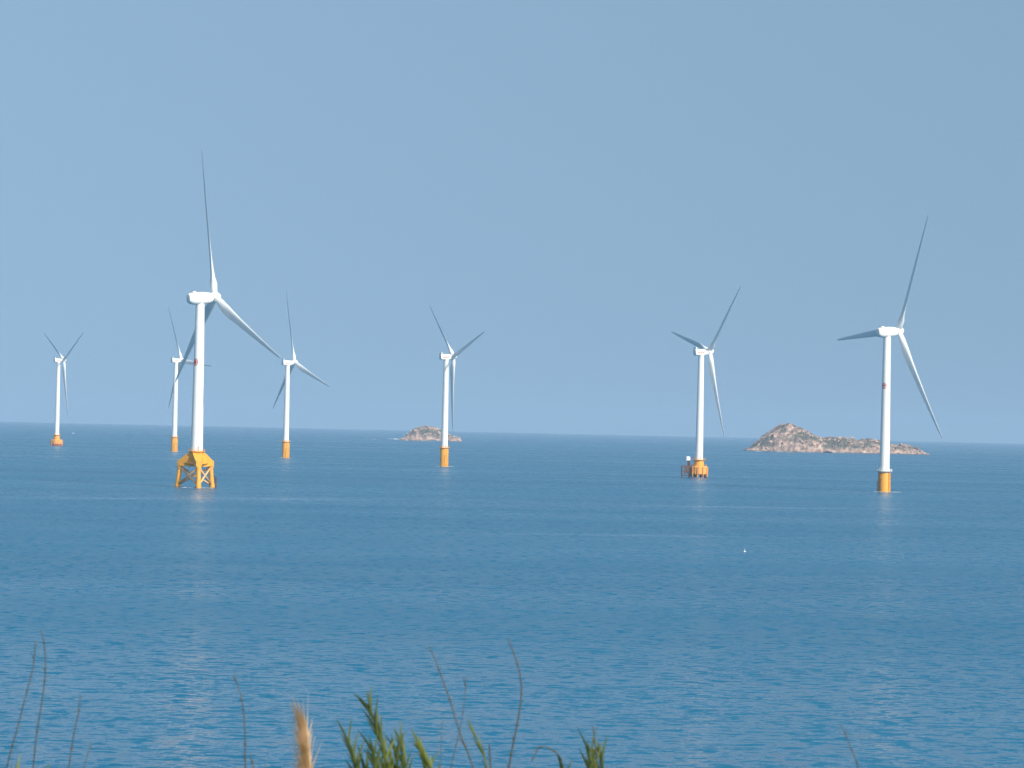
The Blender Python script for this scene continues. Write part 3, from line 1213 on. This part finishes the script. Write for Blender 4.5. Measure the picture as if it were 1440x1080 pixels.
def add_plume(pts, depth, label):
    path = plant_path(pts, depth, 8)
    foot = path[0].copy()
    root = thing('plume_grass', foot)
    tag(root, label, 'plume grass')
    bm = bmesh.new()
    stalk_mesh(bm, [p - foot for p in path], 0.005, 0.0015)
    finish('stem', bm, M_STALK, root, True)
    # feathery head: hairs leave the top 0.3 m of the stem, swept to one side
    rnd = random.Random(5)
    lens = [0.0]
    for a, b in zip(path[:-1], path[1:]):
        lens.append(lens[-1] + (b - a).length)
    tot = lens[-1]
    head = 0.34
    bm = bmesh.new()
    for k in range(900):
        f = rnd.random()
        s = tot - head * (1 - f)
        i = max(j for j in range(len(lens)) if lens[j] <= s)
        i = min(i, len(path) - 2)
        p = path[i] + (path[i + 1] - path[i]) * ((s - lens[i]) / max(lens[i + 1] - lens[i], 1e-6)) - foot
        d = (path[i + 1] - path[i]).normalized()
        env = math.sin(math.pi * min(1, 0.12 + 0.88 * (1 - f))) ** 0.6
        side = Vector((rnd.gauss(-0.55, 0.45), rnd.gauss(0, 0.5), 0))
        L = rnd.uniform(0.05, 0.12)
        strip(bm, p, d + side * 0.33 * env, side.normalized() if side.length > 0.01 else Vector((1, 0, 0)), L, rnd.uniform(0.0008, 0.0018), rnd.uniform(0.0, 0.25), 4, 0.0)
    finish('plume', bm, M_PLUME, root)
    return root


def build_plants():
    G = 'thin dry stalks on the hillside'
    add_stalk([(8, 1085), (25, 1022), (38, 972), (47, 935), (50, 900)], 8.0, 'leftmost tall dark grass stalk, bent right toward its tip')
    add_stalk([(46, 1085), (52, 1030), (60, 980), (64, 940), (62, 905), (57, 885)], 8.3, 'tall dark grass stalk close beside the leftmost one')
    add_stalk([(96, 1085), (104, 1032), (111, 1000), (113, 978)], 8.1, 'short dark grass stalk standing third from the left')
    add_stalk([(117, 1085), (123, 1062), (128, 1042)], 8.8, 'very short faint thin stalk just right of the third stalk', 0.0022, 0.0008)
    add_stalk([(345, 1085), (344, 1022), (340, 985), (334, 963), (329, 949)], 8.0, 'single thin dark stalk left of the tan plume, its tip leaning left')
    add_stalk([(358, 1085), (355, 1072), (352, 1060)], 8.2, 'low brown stalk stub between the lone dark stalk and the tan plume', 0.003, 0.0012)
    add_stalk([(667, 1085), (645, 1025), (633, 985), (622, 955), (613, 930), (603, 909)], 7.8, 'long brown stalk leaning left, crossing an upright one', 0.0042, 0.0013)
    add_stalk([(633, 1085), (641, 1050), (648, 1020), (653, 985), (656, 950)], 8.2, 'thin upright stalk crossed by the long brown leaning one', 0.003, 0.0008)
    add_stalk([(619, 1085), (620, 1050), (622, 1008)], 8.5, 'faint short thin stalk left of the crossed pair', 0.0022, 0.0007)
    add_stalk([(715, 1085), (721, 1050), (727, 1020), (732, 990), (733, 962), (728, 935), (720, 912), (714, 898)], 7.8,
              'tall brown stalk curving back left at its top, right of the crossed pair', 0.0046, 0.0014)
    add_stalk([(690, 1085), (689, 1065), (688, 1046)], 8.0, 'stubby dark stalk right of the thin leafy reed', 0.0045, 0.002)
    add_stalk([(794, 1085), (788, 1066), (780, 1057), (768, 1050), (758, 1052), (751, 1064), (747, 1072)], 8.0,
              'short stalk bent over in an arch beside the right hand reed', 0.0032, 0.001)
    add_stalk([(841, 1085), (839, 1060), (836, 1040), (834, 1021)], 7.9, 'dry brown tip rising through the right hand reed', 0.0038, 0.0015)
    add_stalk([(1208, 1088), (1204, 1070), (1198, 1055), (1190, 1036), (1182, 1018)], 8.2, 'lone faint stalk at the right leaning left', 0.0036, 0.0010)

    W = 0.0075
    add_reed([(556, 1150), (546, 1085), (537, 1045), (527, 1015), (519, 992)], 7.9, 'tallest green reed in the middle clump', 40, 0.075, W, M_LEAFD, 0.34, 0.68, 1)
    add_reed([(514, 1150), (505, 1090), (496, 1060), (488, 1038)], 8.1, 'dark green reed at the left edge of the middle clump', 28, 0.07, W, M_LEAFD, 0.32, 0.70, 2)
    add_reed([(538, 1160), (535, 1110), (531, 1078)], 7.7, 'bushy low green reed in the foot of the middle clump', 26, 0.085, 0.009, M_LEAFD, 0.42, 0.70, 3)
    add_reed([(558, 1160), (556, 1110), (550, 1074)], 8.0, 'low green reed at the right foot of the middle clump', 24, 0.08, 0.009, M_LEAF, 0.38, 0.70, 4)
    add_reed([(520, 1160), (517, 1110), (513, 1080)], 7.8, 'low dark reed between the left edge and the foot of the middle clump', 20, 0.08, 0.009, M_LEAFD, 0.40, 0.72, 12)
    add_reed([(579, 1150), (573, 1090), (568, 1058), (563, 1040)], 8.1, 'slim green reed right of the middle clump', 22, 0.06, W, M_LEAF, 0.26, 0.72, 5)
    add_reed([(622, 1160), (612, 1100), (602, 1072), (592, 1052)], 7.8, 'bright yellow-green reed leaning left beyond the slim one', 24, 0.07, 0.009, M_LEAF, 0.22, 0.72, 6)
    add_reed([(698, 1160), (688, 1090), (677, 1055), (667, 1032)], 8.0, 'thin leafy reed between the crossed stalks and the curved one', 16, 0.07, 0.006, M_LEAF, 0.20, 0.72, 7)
    add_reed([(839, 1160), (837, 1105), (834, 1062)], 7.9, 'green reed around the dry tip at right of centre', 30, 0.075, 0.008, M_LEAF, 0.28, 0.72, 8)
    add_reed([(808, 1160), (805, 1120), (802, 1096)], 8.1, 'low green reed under the arched stalk', 14, 0.06, W, M_LEAF, 0.5, 0.75, 9)
    add_reed([(25, 1160), (24, 1120), (22, 1090)], 7.4, 'pale green reed top at the foot of the leftmost stalk', 12, 0.07, W, M_LEAF, 0.26, 0.76, 10)
    add_reed([(68, 1160), (67, 1115), (66, 1088)], 8.0, 'small green reed top between the leftmost stalks', 9, 0.05, W, M_LEAF, 0.20, 0.80, 11)
    for i, (px, py, dp, m, lab) in enumerate((
            (526, 1058, 7.6, M_LEAFD, 'dark reed tuft in the dense foot of the clump, below the tallest reed'),
            (543, 1062, 7.7, M_LEAF, 'light green reed tuft low in the dense foot of the clump'),
            (556, 1054, 7.9, M_LEAFD, 'dark reed tuft at the right side of the dense clump foot'),
            (498, 1068, 7.8, M_LEAFD, 'dark reed tuft low at the left side of the clump'),
            (568, 1074, 7.9, M_LEAFD, 'dark low tuft between the clump foot and the slim reed'),
            (600, 1078, 8.0, M_LEAF, 'low tuft under the bright leaning reed'),
            (844, 1062, 8.0, M_LEAFD, 'short reed tuft to the right of the dry tip'),
            (829, 1060, 7.8, M_LEAFD, 'short reed tuft to the left of the dry tip'),
            (792, 1082, 8.0, M_LEAFD, 'low dark tuft at the foot of the arched stalk'))):
        add_reed([(px + 5, 1165), (px + 3, py + 40), (px, py - 2)], dp, lab, 44, 0.08, 0.008, m, 0.22 if px > 800 else 0.36, 0.66, 30 + i)
    add_plume([(440, 1245), (438, 1175), (436, 1115), (434, 1065), (431, 1034)], 7.8, 'tan feathery plume of grass swept to the left')


# ------------------------------------------------------------------ haze
def build_haze():
    m = bpy.data.materials.new('sea_haze')
    m.use_nodes = True
    nt = m.node_tree
    nt.nodes.clear()
    v = nt.nodes.new('ShaderNodeVolumePrincipled')
    v.inputs['Color'].default_value = (0.44, 0.61, 0.80, 1)
    v.inputs['Density'].default_value = HAZE
    v.inputs['Anisotropy'].default_value = 0.0
    out = nt.nodes.new('ShaderNodeOutputMaterial')
    nt.links.new(v.outputs[0], out.inputs['Volume'])
    bm = bmesh.new()
    add_box(bm, (-14500, -400, -2.6), (14500, 24500, 215))
    o = finish('haze', bm, m)
    o['kind'] = 'stuff'


HAZE = 5.4e-5

build_sea()
build_hillside()
build_islands()
build_turbines()
build_boat((103, 609.5), 'tiny white boat near the horizon right of the leftmost turbine', 5.0, 0.2)
build_boat((526.5, 618.0), 'tiny white boat on the horizon left of the small islet', 4.5, 1.1)
build_buoy()
build_foam()
build_plants()
build_haze()
